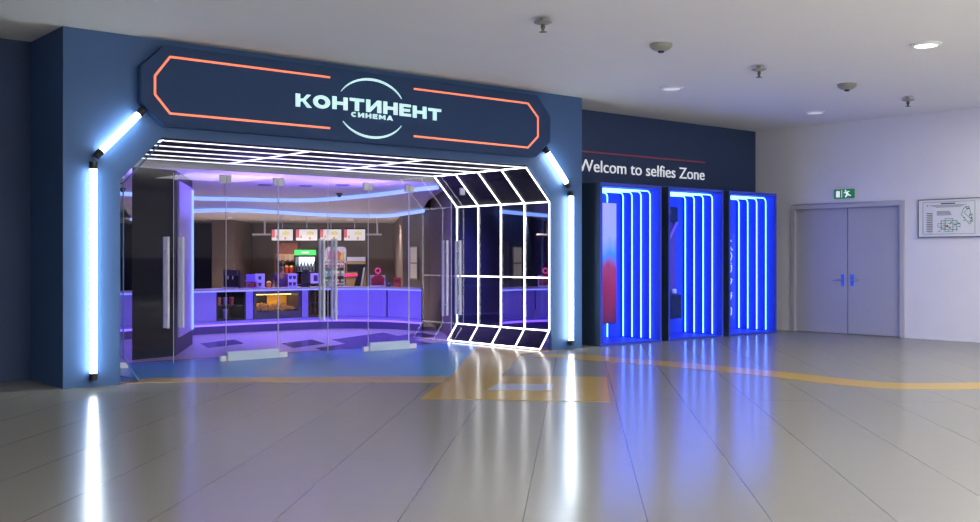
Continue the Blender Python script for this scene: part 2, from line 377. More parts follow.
# ------------------------------------------------------------------ portal sign
sg = thing('illuminated_sign', 'long dark blue octagonal fascia sign with orange neon outline and pale lettering', 'sign', (0, 0, 0))
MB().prism([(.911,4.01),(.911,3.55),(1.237,3.275),(7.69,3.275),(8.02,3.56),(8.02,3.98),(7.72,4.31),(1.237,4.31)], -.13, -.001).build('sign_panel', M['panel'], sg, bevel=.01)
MB().ribbon([(3.67,4.165),(1.291,4.165),(1.092,3.90),(1.092,3.665),(1.291,3.44),(3.67,3.44)], .026, -.147, -.131).build('neon_strip', M['orange'], sg)
MB().ribbon([(5.15,4.155),(7.491,4.155),(7.717,3.94),(7.717,3.62),(7.491,3.42),(5.15,3.435)], .026, -.147, -.131).build('neon_strip', M['orange'], sg)
def arc_shape(cx, cz, rx, rz, a0, a1, th, n=28):
    mb = MB(); out, inn = [], []
    for i in range(n+1):
        t = i/n; a = math.radians(a0+(a1-a0)*t); k = th*(math.sin(PI*t)**.8)*.5+.002
        out.append((cx+(rx+k)*math.cos(a), cz+(rz+k)*math.sin(a))); inn.append((cx+(rx-k)*math.cos(a), cz+(rz-k)*math.sin(a)))
    for i in range(n): mb.prism([out[i], out[i+1], inn[i+1], inn[i]], -.15, -.131)
    return mb
arc_shape(4.385, 3.785, .60, .425, 27, 152, .030).build('logo_arc', M['cyanletter'], sg)
arc_shape(4.395, 3.785, .60, .425, -148, -30, .030).build('logo_arc', M['cyanletter'], sg)
GL = {  # wide bold capitals as polygons on a unit box (0..w, 0..1)
 'К': (1.05, [[(0,0),(.3,0),(.3,1),(0,1)], [(.3,.36),(.48,.52),(.48,.66),(.3,.62)], [(.42,.52),(.78,1),(1.06,1),(.66,.52)], [(.42,.54),(.66,.54),(1.12,0),(.80,0)]]),
 'Н': (1.12, [[(0,0),(.3,0),(.3,1),(0,1)], [(.82,0),(1.12,0),(1.12,1),(.82,1)], [(.3,.38),(.82,.38),(.82,.62),(.3,.62)]]),
 'Т': (1.08, [[(0,.76),(1.08,.76),(1.08,1),(0,1)], [(.39,0),(.69,0),(.69,.76),(.39,.76)]]),
 'И': (1.16, [[(0,0),(.3,0),(.3,1),(0,1)], [(.86,0),(1.16,0),(1.16,1),(.86,1)], [(.3,0),(.3,.36),(.86,1),(.86,.64)]]),
 'Е': (.92, [[(0,0),(.3,0),(.3,1),(0,1)], [(.3,0),(.92,0),(.92,.22),(.3,.22)], [(.3,.39),(.84,.39),(.84,.61),(.3,.61)], [(.3,.78),(.92,.78),(.92,1),(.3,1)]]),
 'М': (1.30, [[(0,0),(.28,0),(.28,1),(0,1)], [(1.02,0),(1.30,0),(1.30,1),(1.02,1)], [(.28,1),(.28,.62),(.55,.2),(.75,.2),(1.02,.62),(1.02,1),(.65,.48)]]),
 'А': (1.22, [[(0,0),(.30,0),(.74,1),(.46,1)], [(.92,0),(1.22,0),(.76,1),(.50,1)], [(.32,.16),(.90,.16),(.82,.36),(.40,.36)]]),
}
def ring_letter(w_, th, gap=None, n=24):
    polys = []
    a0, a1 = (gap if gap else (0, 360))
    for i in range(n):
        p = []
        for a in (a0+(a1-a0)*i/n, a0+(a1-a0)*(i+1)/n):
            a = math.radians(a); p.append((math.cos(a), math.sin(a)))
        o = [(w_/2+w_/2*c, .5+.52*s_) for c, s_ in p]; q = [(w_/2+(w_/2-th)*c, .5+(.52-th*.85)*s_) for c, s_ in p]
        polys.append([o[0], o[1], q[1], q[0]])
    return polys
GL['О'] = (1.22, ring_letter(1.22, .32)); GL['С'] = (1.02, ring_letter(1.05, .28, (42, 318)))
def letters(word, x0, x1, z0, h, gap, parent, rise=0):
    tot = sum(GL[c][0] for c in word)+gap*(len(word)-1); k = (x1-x0)/tot; x = x0
    for c in word:
        wd, polys = GL[c]; mb = MB()
        for p in polys: mb.prism([(x+u*k, z0+v*h+rise*math.sin(PI*(x-x0)/(x1-x0))) for u, v in p], -.145, -.131)
        mb.build('letter', M['cyanletter'], parent); x += (wd+gap)*k
letters('КОНТИНЕНТ', 3.117, 5.67, 3.700, .182, .17, sg, .030)
letters('СИНЕМА', 4.03, 4.76, 3.638, .068, .34, sg)

# "Welcom to selfies Zone"
def text_thing(body, parent, x0, x1, z0, cap, y, depth, m, off=-.002):
    cu = bpy.data.curves.new('t', 'FONT'); cu.body = body; cu.size = 1; cu.extrude = .02; cu.offset = off
    to = bpy.data.objects.new('t', cu); COL.objects.link(to)
    dg = bpy.context.evaluated_depsgraph_get(); me = bpy.data.meshes.new_from_object(to.evaluated_get(dg))
    bpy.data.objects.remove(to)
    xs = [v.co.x for v in me.vertices]
    cuZ = bpy.data.curves.new('z', 'FONT'); cuZ.body = 'Z'; tz = bpy.data.objects.new('z', cuZ); COL.objects.link(tz)
    dg = bpy.context.evaluated_depsgraph_get(); mz = bpy.data.meshes.new_from_object(tz.evaluated_get(dg)); ch = max(v.co.y for v in mz.vertices); bpy.data.objects.remove(tz)
    kx = (x1-x0)/(max(xs)-min(xs)); kz = cap/ch; mn = min(xs)
    for v in me.vertices:
        X, Y, Z = v.co; v.co = (x0+(X-mn)*kx, y-Z/.02*depth/2-depth/2, z0+Y*kz)
    # split into islands grouped by letter
    bm = bmesh.new(); bm.from_mesh(me); bmesh.ops.remove_doubles(bm, verts=bm.verts, dist=1e-5)
    seen, isl = set(), []
    for v in bm.verts:
        if v.index in seen: continue
        st, comp = [v], set(); seen.add(v.index)
        while st:
            q = st.pop(); comp.add(q)
            for e in q.link_edges:
                o2 = e.other_vert(q)
                if o2.index not in seen: seen.add(o2.index); st.append(o2)
        isl.append(comp)
    isl.sort(key=lambda c: min(v.co.x for v in c))
    merged = []
    for c in isl:                              # the dot of the i belongs to its letter
        a, b = min(v.co.x for v in c), max(v.co.x for v in c)
        if merged and a < merged[-1][1]-.4*(b-a) and b < merged[-1][1]+.4*(b-a): merged[-1][2].update(c); merged[-1][1] = max(b, merged[-1][1])
        else: merged.append([a, b, set(c)])
    for a, b, c in merged:
        nb = bmesh.new(); mp = {v: nb.verts.new(v.co) for v in c}
        for fc in bm.faces:
            if fc.verts[0] in c:
                try: nb.faces.new([mp[v] for v in fc.verts])
                except ValueError: pass
        me2 = bpy.data.meshes.new('letter'); nb.to_mesh(me2); nb.free(); me2.materials.append(m)
        o = bpy.data.objects.new('letter', me2); COL.objects.link(o); o.parent = parent
    bm.free(); bpy.data.meshes.remove(me)
wl = thing('wall_lettering', 'white raised words reading Welcom to selfies Zone above the blue booths', 'sign', (0, 1.02, 0))
text_thing('Welcom to selfies Zone', wl, 9.83, 13.60, 3.232, .226, -.001, .012, M['whiteletter'])
MB().box(9.4, 13.61, .99, 1.019, 3.594, 3.620).build('wall_light_strip', M['redstrip'])
tag(bpy.data.objects['wall_light_strip'], 'thin dim red strip on the dark wall above the white words', 'light strip')

# ------------------------------------------------------------------ portal tube lamps
def tube_lamp(p0, p1, r, label):
    t = thing('tube_lamp', label, 'wall lamp', p0)
    a, b = Vector(p0), Vector(p1); d = (b-a); L_ = d.length; u = d/L_
    MB().tube([u*.07, u*(L_-.07)], r, 16).build('tube', M['tube'], t, smooth=True)
    for s0, s1 in ((0, .09), (L_-.09, L_)):
        MB().tube([u*s0, u*s1], r*1.15, 16).build('end_cap', M['black'], t, smooth=True)
    for s0 in (.045, L_-.045):
        q = u*s0; MB().box(q.x-.02, q.x+.02, .02, .075, q.z-.02, q.z+.02).build('bracket', M['black'], t)
tube_lamp((.336,-.08,.085), (.336,-.08,2.77), .042, 'tall vertical white tube lamp on the left pillar of the portal')
tube_lamp((.37,-.08,2.84), (.96,-.08,3.46), .042, 'slanted white tube lamp at the upper left of the portal')
tube_lamp((7.93,-.08,3.44), (8.50,-.08,2.82), .042, 'slanted white tube lamp at the upper right of the portal')
tube_lamp((8.555,-.08,.07), (8.555,-.08,2.74), .042, 'tall vertical white tube lamp on the right pillar of the portal')

# ------------------------------------------------------------------ LED tunnel frame
cg = thing('led_tunnel_frame', 'octagonal tunnel of thin white light bars with dark mirror panels inside the portal', 'light frame', (0,0,0))
BS = [.03+.6375*k for k in range(5)]
hw = .010
def ring_path(): return [(.95,.03),(.75,.335),(.75,2.53),(1.27,3.105),(7.60,3.105),(8.14,2.545),(8.14,.335),(7.92,.03)]
rp = ring_path()
names = ['base_bar','side_bar','corner_bar','ceiling_bar','corner_bar','side_bar','base_bar']
for b in BS:
    for i in range(len(rp)-1):
        p, q = rp[i], rp[i+1]
        m = M['bluetube'] if i < 3 else M['cage']
        if i == 3: m = M['cage_dim']
        MB().tube([(p[0], b, p[1]), (q[0], b, q[1])], hw if i != 3 else .0075, 8).build(names[i], m, cg)
for (a, z, m) in ((.95,.03,'bluetube'),(.75,.335,'bluetube'),(.75,2.53,'bluetube'),(1.27,3.105,'cage'),(3.44,3.105,'cage_dim'),(5.48,3.105,'cage_dim'),(7.60,3.105,'cage'),(8.14,2.545,'cage'),(8.14,1.242,'cage'),(8.14,.335,'cage'),(7.92,.03,'cage')):
    MB().tube([(a, BS[0], z), (a, BS[-1], z)], hw, 8).build('long_bar', M[m], cg)
for i in range(4):
    b0, b1 = BS[i]+.005, BS[i+1]-.005
    MB().prism([(b0,.34),(b1,.34),(b1,2.54),(b0,2.54)], 8.160, 8.168, 'x').build('side_pane', M['sideglass'], cg)
    MB().prism([(7.935,.03),(8.155,.34),(8.163,.335),(7.943,.025)], b0, b1).build('lower_dark_pane', M['darkglass'], cg)
    MB().prism([(8.155,2.55),(7.61,3.12),(7.617,3.127),(8.163,2.557)], b0, b1).build('upper_dark_pane', M['darkglass'], cg)

# ------------------------------------------------------------------ glass front
GB, GT = 1.85, 2.86
def glass_leaf(x0, x1, pivot, handle, label):
    t = thing('glass_door', label, 'door', (x0, GB, 0))
    wd = x1-x0
    if x1 > 8: MB().prism([(.006,.02),(wd-.006,.02),(wd-.006,2.53),(wd-.33,GT-.005),(.006,GT-.005)], -.006, .006).build('glass_pane', M['glass'], t)
    else: MB().box(.006, wd-.006, -.006, .006, .02, GT-.005).build('glass_pane', M['glass'], t)
    MB().box(.001,.006,-.008,.008,.02,GT-.006 if x1 < 8 else 2.7).build('glass_edge', M['satin'], t)
    px_ = 0 if pivot == 'l' else wd; s = 1 if pivot == 'l' else -1
    a, b = sorted((px_+s*.002, px_+s*.10))
    ax = .36 if x1 > 8 else 0
    MB().box(a-ax, b-ax, -.022, .022, GT-.13, GT-.006).build('patch_fitting', M['satin'], t, bevel=.004)
    MB().box(a, b+(.05 if s > 0 else 0), -.03, .03, .006, .085).build('patch_fitting', M['satin'], t, bevel=.004)
    for yy in (-.06, .06):
        h = handle-x0
        MB().tube([(h, yy, .55), (h, yy, 1.90)], .024, 12).build('pull_bar', M['satin'], t, smooth=True)
    MB().tube([(h, -.06, .75), (h, .06, .75)], .009, 8).tube([(h, -.06, 1.70), (h, .06, 1.70)], .009, 8).build('handle_mount', M['steel'], t)
def fixed(x0, x1, label, rail=True):
    t = thing('glass_partition', label, 'glass panel', (x0, GB, 0)); wd = x1-x0
    if not rail: MB().prism([(.2,.02),(wd-.006,.02),(wd-.006,GT-.005),(.33,GT-.005),(.006,2.53),(.006,.36)], -.006, .006).build('glass_pane', M['glass'], t)
    else: MB().box(.006, wd-.006, -.006, .006, .14, GT-.005).build('glass_pane', M['glass'], t)
    if rail: MB().box(.01, wd-.01, -.05, .05, .001, .145).build('bottom_rail', M['rail'], t, bevel=.006)
    if rail:
        for u in (.001, wd-.009): MB().box(u,u+.005,-.008,.008,.15,GT-.13).build('glass_edge', M['satin'], t)
    for (u0, u1) in ((.01, .085), (wd-.085, wd-.01)):
        if rail: MB().box(u0, u1, -.02, .02, GT-.125, GT-.006).build('clamp', M['satin'], t, bevel=.003)
fixed(.79, 1.36, 'narrow frameless glass panel beside the left pillar of the portal', False)
glass_leaf(1.36, 2.20, 'l', 2.09, 'leftmost glass door leaf, in front of the black column')
glass_leaf(2.20, 3.04, 'r', 2.32, 'second glass door leaf from the left, beside the first bottom rail')
fixed(3.04, 3.94, 'fixed glass panel with pale bottom rail in front of the left end of the counter')
glass_leaf(3.94, 4.85, 'l', 4.74, 'third glass door leaf from the left, in front of the popcorn case')
glass_leaf(4.85, 5.64, 'r', 4.97, 'fourth glass door leaf from the left, in front of the tall snack rack')
fixed(5.64, 6.49, 'fixed glass panel with pale bottom rail in front of the right end of the counter')
glass_leaf(6.49, 7.43, 'l', 7.29, 'fifth glass door leaf from the left, just past the right-hand bottom rail')
glass_leaf(7.43, 8.10, 'r', 7.59, 'rightmost glass door leaf, meeting the lit mirror side of the tunnel')
tr = MB().prism([(1.12,GT+.003),(7.76,GT+.003),(7.60,3.07),(1.30,3.07)], GB-.006, GB+.006).build('glass_transom', M['glass'])
tag(tr, 'long low strip of glass above all the glass doors', 'glass panel')

# ------------------------------------------------------------------ selfie booths
def led_path(a0, a1, b, z, r=.09, bottom=.06):
    pts = [(a0, b, z)]
    for k in range(7):
        t = k/6*PI/2; pts.append((a1-r+r*math.sin(t), b, z-r+r*math.cos(t)))
    pts.append((a1, b, bottom)); return pts
BZ = 2.94
def booth(a0, a1, label):
    t = thing('selfie_booth', label, 'booth', (a0, 0, 0)); wd = a1-a0; th = .055
    sh = MB().box(0, th, 0, 1.01, 0, BZ).box(wd-th, wd, 0, 1.01, 0, BZ).box(th, wd-th, 0, 1.01, BZ-.055, BZ).box(th, wd-th, 0, 1.01, 0, .03).box(th, wd-th, .985, 1.01, .03, BZ-.055)
    sh.build('cabinet_shell', M['booth'], t)
    MB().box(th+.001, th+.008, .0, .98, .031, BZ-.057).build('side_lining', M['boothin'], t)
    MB().box(wd-th-.008, wd-th-.001, .0, .98, .031, BZ-.057).build('side_lining', M['boothin'], t)
    MB().box(th+.009, wd-th-.009, .972, .984, .031, BZ-.057).build('back_lining', M['boothin'], t)
    MB().box(th+.009, wd-th-.009, 0, .971, BZ-.064, BZ-.057).build('top_lining', M['boothin'], t)
    MB().box(th+.009, wd-th-.009, 0, .971, .031, .038).build('floor_lining', M['boothin'], t)
    # frame lip around the mouth
    MB().box(0, wd, -.012, -.001, BZ-.05, BZ).box(0, .05, -.012, -.001, 0, BZ-.05).box(wd-.05, wd, -.012, -.001, 0, BZ-.05).box(.05, wd-.05, -.012, -.001, 0, .03).build('front_trim', M['boothin'], t)
    for b in (.20,.43,.66,.89):
        pth = led_path(wd-th-.03-1.2, wd-th-.03, b, BZ-.09)
        pth = [(th+.03, b, .06)] + [(wd-p[0], p[1], p[2]) for p in pth[::-1]][1:-1] + pth[1:]
        MB().tube(pth, .0105, 8).build('led_arch', M['blueled'], t, smooth=True)
    return t
b1 = booth(9.36, 11.02, 'left blue-lit selfie booth with a red and white picture inside')
MB().tube([(p[0]-0, p[1], p[2]) for p in led_path(.12, 1.197, .952, BZ-.10)], .011, 8).build('back_led', M['blueled'], b1, smooth=True)
booth(11.22, 12.905, 'middle blue-lit selfie booth with a dark hanging panel inside')
booth(13.09, 14.72, 'right blue-lit selfie booth with squiggled neon on its back wall')
# picture in booth 1
pic = thing('tall_picture', 'tall narrow picture fading from pale lilac to dark red in the left booth', 'picture', (10.12, .915, .32))
MB().box(0, .64, -.012, .012, 0, 2.33).build('backing', M['black'], pic)
pm = bpy.data.materials.new('gradient_print'); pm.use_nodes = True
n = pm.node_tree.nodes; L = pm.node_tree.links; p = n['Principled BSDF']
tc = n.new('ShaderNodeTexCoord'); sp = n.new('ShaderNodeSeparateXYZ'); nz = n.new('ShaderNodeTexNoise'); nz.inputs['Scale'].default_value = 2.2
ad = n.new('ShaderNodeMath'); ad.operation = 'MULTIPLY_ADD'; ad.inputs[1].default_value = .25
cr = n.new('ShaderNodeValToRGB'); e = cr.color_ramp.elements
e[0].position = 0; e[0].color = (.12,.01,.02,1); e[1].position = 1; e[1].color = (.55,.5,.95,1)
for pos, colr in ((.30,(.35,.02,.04,1)), (.46,(.45,.05,.1,1)), (.55,(.05,.3,.7,1)), (.68,(.45,.5,.85,1))):
    q = cr.color_ramp.elements.new(pos); q.color = colr
L.new(tc.outputs['Generated'], sp.inputs[0]); L.new(tc.outputs['Generated'], nz.inputs['Vector']); L.new(nz.outputs['Fac'], ad.inputs[0]); L.new(sp.outputs['Z'], ad.inputs[2])
sb = n.new('ShaderNodeMath'); sb.operation = 'SUBTRACT'; sb.inputs[1].default_value = .125
L.new(ad.outputs[0], sb.inputs[0]); L.new(sb.outputs[0], cr.inputs[0]); L.new(cr.outputs[0], p.inputs['Base Color'])
L.new(cr.outputs[0], p.inputs['Emission Color']); p.inputs['Emission Strength'].default_value = .3
MB().box(.008, .632, -.017, -.0125, .008, 2.32).build('print', pm, pic)
# hanging panel in booth 2
hp = thing('wall_phone_panel', 'tall dark panel with a slanting arm and a box low down in the middle booth', 'panel', (12.12, .93, .33))
MB().box(0, .45, -.01, .035, 0, 2.29).build('back_board', flat('violet_board', (.10,.06,.35), .4), hp)
MB().box(.12, .46, -.05, -.011, 1.98, 2.29).build('top_box', M['black'], hp, bevel=.01)
MB().tube([(.12,-.04,1.55),(.42,-.05,1.98)], .03, 8).build('arm', purple, hp)
MB().box(.12, .46, -.14, -.011, .02, .50).build('lower_box', M['black'], hp, bevel=.01)
MB().lathe([(.03,0),(.05,.02),(.05,.08),(.03,.1)], (.3,-.08,.52), 14).build('handset', M['white'], hp, smooth=True)
# squiggles in booth 3
nq = thing('neon_squiggle', 'pale blue squiggled neon decoration standing low in the right booth', 'decoration', (14.12, .95, .25))
MB().box(0, .46, 0, .018, 0, 1.85).build('back_board', flat('blue_board', (.05,.08,.5), .5), nq)
for k in range(6):
    zc = .15+.3*k
    MB().tube([(.22+.10*math.sin(q*1.1+k*1.7), -.02, zc+.14*math.cos(q*.9+k)) for q in range(7)], .012, 6).build('neon_curl', flat('curl_glow', (.4,.5,1), emit=(.25,.35,1), es=1.5), nq, smooth=True)

# ------------------------------------------------------------------ lobby shell (its axes turned with the counter)
def LW(pts): return [W(*p) for p in pts]
def wallseg(name, pts, t, z0, z1, m):
    mb = MB()
    for i in range(len(pts)-1):
        a, b = Vector(pts[i]), Vector(pts[i+1]); d = (b-a).normalized(); nrm = Vector((-d.y, d.x))*t
        mb.prism([a, b, b+nrm, a+nrm], z0, z1, 'z')
    return struct(name, mb, m)
lc = W(-14.5,36.5)
fl = MB().prism([(.2,2.6),(9.35,2.6),(9.35,1.24),(10.4,1.24),W(3.6,36.6),W(-14.5,36.6)], -.12, 0, 'z')
struct('floor_lobby', fl, M['floor_in'])
struct('ceiling_lobby', MB().prism([(.2,2.75),(8.22,2.75),(8.22,.2),(8.95,.2),(9.3,1.2),(10.4,1.22),W(3.9,36.9),W(-15,36.9)], 3.0, 3.14, 'z'), M['lobbyceil'])
struct('wall_lobby_middle', MB().prism(LW([(-.73,20.2),(-1.47,25.7),(-2.17,28.2),(-2.35,28.3),(-3.3,36),(-2.4,36),(-.64,29)]), 0, 3.0, 'z'), M['brown'])
struct('wall_lobby_pier_right', MB().prism(LW([(-.725,20.2),(.19,25.7),(.89,28.2),(2.02,36),(-2.39,36),(-.635,29)]), 0, 3.0, 'z'), flat('blue_lit_wall', (.05,.09,.22), .5))  # blue light on this pier face is painted in as navy
wallseg('wall_lobby_right', [(10.4,1.24),W(3.6,36)], -.15, 0, 3.0, M['brown'])
wallseg('wall_lobby_back_right', LW([(3.7,34),(1.4,34)]), -.15, 0, 3.0, M['brown'])
wallseg('wall_lobby_back', LW([(-3.1,36),(-8.14,36)]), -.2, 0, 3.0, M['brown'])
struct('wall_lobby_pier', MB().prism(LW([(-8.74,33),(-8.03,33),(-8.14,36.2),(-8.74,36.2)]), 0, 3.0, 'z'), M['brown'])
wallseg('wall_lobby_recess', LW([(-8.7,36),(-14.5,36)]), -.2, 0, 3.0, flat('blue_black_wall', (.02,.03,.09), .5))
wallseg('wall_lobby_left', [(.05,1.9),W(-14.5,36)], .2, 0, 3.15, flat('violet_lit_wall', (.22,.18,.42), .5))  # purple light on this wall is put into its base colour
A1 = [(-7.9,22.0),(-7.35,23.3),(-6.72,24.1),(-5.83,24.5),(-5.02,24.9),(-4.0,24.7),(-2.37,22.6),(-1.52,21.0),(-1.02,20.3)]
A2 = [(-10.6,31.0),(-8.6,27.2),(-7.05,25.2),(-5.95,24.9),(-5.25,26.0),(-4.45,27.5),(-2.98,28.4),(-2.1,26.6),(-1.60,25.2)]
S1, S2 = smooth_path(A1), smooth_path(A2)
mb = MB()
for i in range(len(S1)-1):
    p, q, r_, s_ = [W(*v) for v in (S1[i], S1[i+1], S2[i+1], S2[i])]
    mb.quad((*p,2.995), (*q,2.995), (*r_,2.76), (*s_,2.76))
struct('ceiling_lobby_cove', mb, M['fascia'], smooth=True)
struct('ceiling_lobby_soffit', MB().prism([W(*v) for v in S2]+LW([(-1.47,25.7),(-2.17,28.2),(-3.2,36),(-14.4,36)]), 2.76, 2.80, 'z'), M['lobbyceil'])
# made-up right-hand bay in place of a mirror image: soffit and light line
A3 = [(-.02,24.9),(.27,25.4),(.82,26.6),(1.7,28.4),(2.5,30.0)]
S3 = smooth_path(A3)
struct('ceiling_lobby_soffit_right', MB().prism([W(*v) for v in S3]+LW([(3.0,36),(0,36)]), 2.76, 2.80, 'z'), M['lobbyceil'])
struct('ceiling_lobby_cove_right', MB().prism([W(*v) for v in S3]+LW([(v.x, v.y+.04) for v in S3[::-1]]), 2.80, 2.995, 'z'), M['fascia'])
for S, z, lab in ((S3[6:], 2.70, 'curved blue light line, mirror copy behind the glass side of the tunnel'), (S1, 2.945, 'upper curved blue light line on the lobby ceiling'), (S2, 2.705, 'lower curved blue light line on the lobby ceiling edge')):
    o = MB().tube([(*W(*v), z) for v in S], .045, 8).build('led_strip', M['arcled'], smooth=True); tag(o, lab, 'light strip')
# black column with light line
struct('wall_column', MB().prism([(2.02,2.98),(2.81,3.18),(4.02,5.20),(3.2,5.3)], 0, 3.0, 'z'), M['blacksoft'])
cl = MB()
dv = Vector((4.02-2.81, 5.20-3.18)).normalized(); nv = Vector((dv.y, -dv.x))
p0 = Vector((2.81,3.18))+dv*.25; p1 = Vector((2.81,3.18))+dv*2.15
o = MB().prism([p0, p1, p1+nv*.03, p0+nv*.03], .28, 2.85, 'z').build('column_side_panel', flat('lilac_panel', (.45,.36,.75), .3))
tag(o, 'tall lilac panel on the side of the black column', 'panel')
p2 = Vector((2.81,3.18))+dv*1.95+nv*.05
o = MB().box(p2.x-.015, p2.x+.015, p2.y-.015, p2.y+.015, .3, 2.8).build('led_strip', M['arcled']); tag(o, 'vertical blue light line on the side of the black column', 'light strip')
# dark stone diamonds in the lobby floor
dm = MB()
def diamond(X, Z, a=.40, b=.95): dm.prism(LW([(X-a,Z),(X,Z+b),(X+a,Z),(X,Z-b)]), -.01, .004, 'z')
for (X, Z) in ((-4.95,19.4), (-3.45,19.4), (-3.85,17.2)): diamond(X, Z)
for r in range(4):
    for k in range(4):
        X = -2.66+.8*k-(.4 if r % 2 else 0); Z = 18.4+.95*r
        if -2.95 < X < -1.1 and Z < 22.2: diamond(X, Z)
struct('trim_6', dm, M['floor_dark'])

# ------------------------------------------------------------------ concession counter
CP = [(-7.6,19.6),(-7.2,20.2),(-6.06,21.5),(-4.63,22.8),(-3.5,23.5),(-2.3,23.3),(-1.47,22.5)]
CPS = smooth_path(CP, 10)
def Zc(X):
    for i in range(len(CPS)-1):
        if CPS[i].x <= X <= CPS[i+1].x:
            t = (X-CPS[i].x)/(CPS[i+1].x-CPS[i].x); return CPS[i].y*(1-t)+CPS[i+1].y*t
    return CPS[-1].y if X > -1.5 else CPS[0].y
CT = .93
def sweep(X0, X1, d0, d1, z0, z1, n=None):
    n = n or max(2, int((X1-X0)/.12)); xs = [X0+(X1-X0)*i/n for i in range(n+1)]
    f_ = [(x, Zc(x)+d0) for x in xs]; g_ = [(x, Zc(x)+d1) for x in xs]
    return MB().prism(LW(f_+g_[::-1]), z0, z1, 'z')
ct = thing('concession_counter', 'long curved concession counter with violet-lit white front panels and violet glow at its foot', 'counter', (0,0,0))
sweep(-7.5, -1.47, -.06, .75, CT-.035, CT).build('worktop', M['worktop'], ct)
for (x0, x1) in ((-7.5,-6.5),(-6.5,-5.70),(-5.19,-5.07),(-4.15,-4.03),(-3.49,-2.30),(-2.27,-1.47)):
    sweep(x0, x1, 0, .12, .27, CT-.04).build('front_panel', M['counter'], ct)
sweep(-7.5, -1.47, .05, .7, 0, .20).build('toe_kick', M['toe'], ct)
sweep(-7.5, -1.47, -.05, .12, .205, .262).build('base_ledge', M['counter'], ct)
sweep(-7.5, -1.47, -.01, .04, .16, .20).build('foot_light', M['vioLed'], ct)
sweep(-7.5, -1.47, -.035, -.005, CT-.06, CT-.037).build('edge_light', M['edge_glow'], ct)
sweep(-7.5, -1.47, .70, .74, 0, CT-.04).build('back_panel', M['black'], ct)

# made-up second counter, standing in for the mirror image in the tunnel's side panes
def Mi(pts): return [(-1.28-x, z) for x, z in pts]
c2 = thing('concession_counter', 'made-up mirror copy of the counter behind the glass side of the white-lit tunnel', 'counter', (0,0,0))
def sweep2(X0, X1, d0, d1, z0, z1):
    n_ = max(2, int((X1-X0)/.12)); xs = [X0+(X1-X0)*i/n_ for i in range(n_+1)]
    return MB().prism(LW(Mi([(x, Zc(x)+d0) for x in xs]+[(x, Zc(x)+d1) for x in xs][::-1])), z0, z1, 'z')
sweep2(-3.4, -1.52, -.06, .75, CT-.035, CT).build('worktop', M['worktop'], c2)
for (x0, x1) in ((-3.4,-2.86),(-2.83,-2.30),(-2.27,-1.52)): sweep2(x0, x1, 0, .12, .27, CT-.04).build('front_panel', M['counter'], c2)
sweep2(-3.4, -1.52, .05, .7, 0, .20).build('toe_kick', M['toe'], c2)
sweep2(-3.4, -1.52, -.05, .12, .205, .262).build('base_ledge', M['counter'], c2)
sweep2(-3.4, -1.52, -.01, .04, .16, .20).build('foot_light', M['vioLed'], c2)
sweep2(-3.4, -1.52, -.035, -.005, CT-.06, CT-.037).build('edge_light', M['edge_glow'], c2)

LR = -TH
def lthing(name, label, cat, X, Z, z, group=None):
    a, b = W(X, Z); return thing(name, label, cat, (a, b, z), LR, group)
def slope_rz(X0, X1): return math.atan2(Zc(X1)-Zc(X0), X1-X0)
def cabinet(name, label, cat, X0, X1):
    g_ = slope_rz(X0, X1); t = thing(name, label, cat, (*W(X0, Zc(X0)), .265), LR+g_); wd = (X1-X0)/math.cos(g_)
    return t, wd
hh = CT-.04-.27
# A: cup display
t, wd = cabinet('display_cabinet', 'dark glass-fronted display cabinet with two rows of cups in the counter', 'cabinet', -5.69, -5.20)
MB().box(0,.03,.0,.6,0,hh).box(wd-.03,wd,0,.6,0,hh).box(.03,wd-.03,0,.6,0,.03).box(.03,wd-.03,0,.6,hh-.03,hh).box(.03,wd-.03,.57,.6,.03,hh-.03).build('cabinet_body', M['black'], t)
MB().box(.03,wd-.03,.05,.55,.30,.315).build('shelf', M['steeldk'], t)
MB().box(.03,wd-.03,.004,.010,.03,hh-.03).build('glass_front', M['glass'], t)
rzA = LR+slope_rz(-5.69,-5.20); base = Vector((*W(-5.69, Zc(-5.69)), .265))
def in_cab(rz, base, x, y, z):
    return (base.x+x*math.cos(rz)-y*math.sin(rz), base.y+x*math.sin(rz)+y*math.cos(rz), base.z+z)
def cup(loc, h, r, m, label, group, cat='cup', name='paper_cup', lid=True):
    t = thing(name, label, cat, loc, 0, group)
    MB().lathe([(r*.72,0),(r,h*.93),(r*1.05,h*.94),(r*1.05,h)], seg=14).build('cup_body', m, t, smooth=True)
    MB().lathe([(r*.9,h*.99),(r*.9,h*1.04)] if lid else [(r*.95,h*.98),(r*.8,h*1.2),(r*.3,h*1.35)], seg=12).build('lid' if lid else 'popcorn', M['white'] if lid else yellow, t, smooth=True)
    return t
for k in range(3):
    cup(in_cab(rzA, base, .12+.15*k, .14, .315), .16, .05, [orangep, purple, red][k], ['orange','purple','red'][k]+' paper cup on the shelf of the dark display cabinet', 'cups on the cabinet shelf')
cup(in_cab(rzA, base, .27, .14, .03), .19, .055, purple, 'lilac paper cup standing at the bottom of the dark display cabinet', None)
# B: popcorn case
t, wd = cabinet('popcorn_case', 'wide dark glass case in the counter glowing yellow with popcorn', 'display case', -5.05, -4.17)
MB().box(0,.06,0,.6,0,hh).box(wd-.06,wd,0,.6,0,hh).box(.06,wd-.06,0,.6,0,.16).box(.06,wd-.06,0,.6,hh-.09,hh).box(.06,wd-.06,.57,.6,.16,hh-.09).build('case_body', flat('case_grey', (.07,.065,.10), .35), t)
MB().box(.06,wd-.06,.002,.008,.16,hh-.09).build('glass_front', M['glass'], t)
MB().box(.061,wd-.061,.55,.569,.161,hh-.091).build('back_lining', flat('golden_lining', (.70,.45,.08), .6), t)
MB().box(.08,wd-.08,.3,.36,hh-.11,hh-.092).build('case_lamp', flat('warm_case_glow', (1,.8,.4), emit=(1,.58,.12), es=12), t)
rzB = LR+slope_rz(-5.05,-4.17); baseB = Vector((*W(-5.05, Zc(-5.05)), .265))
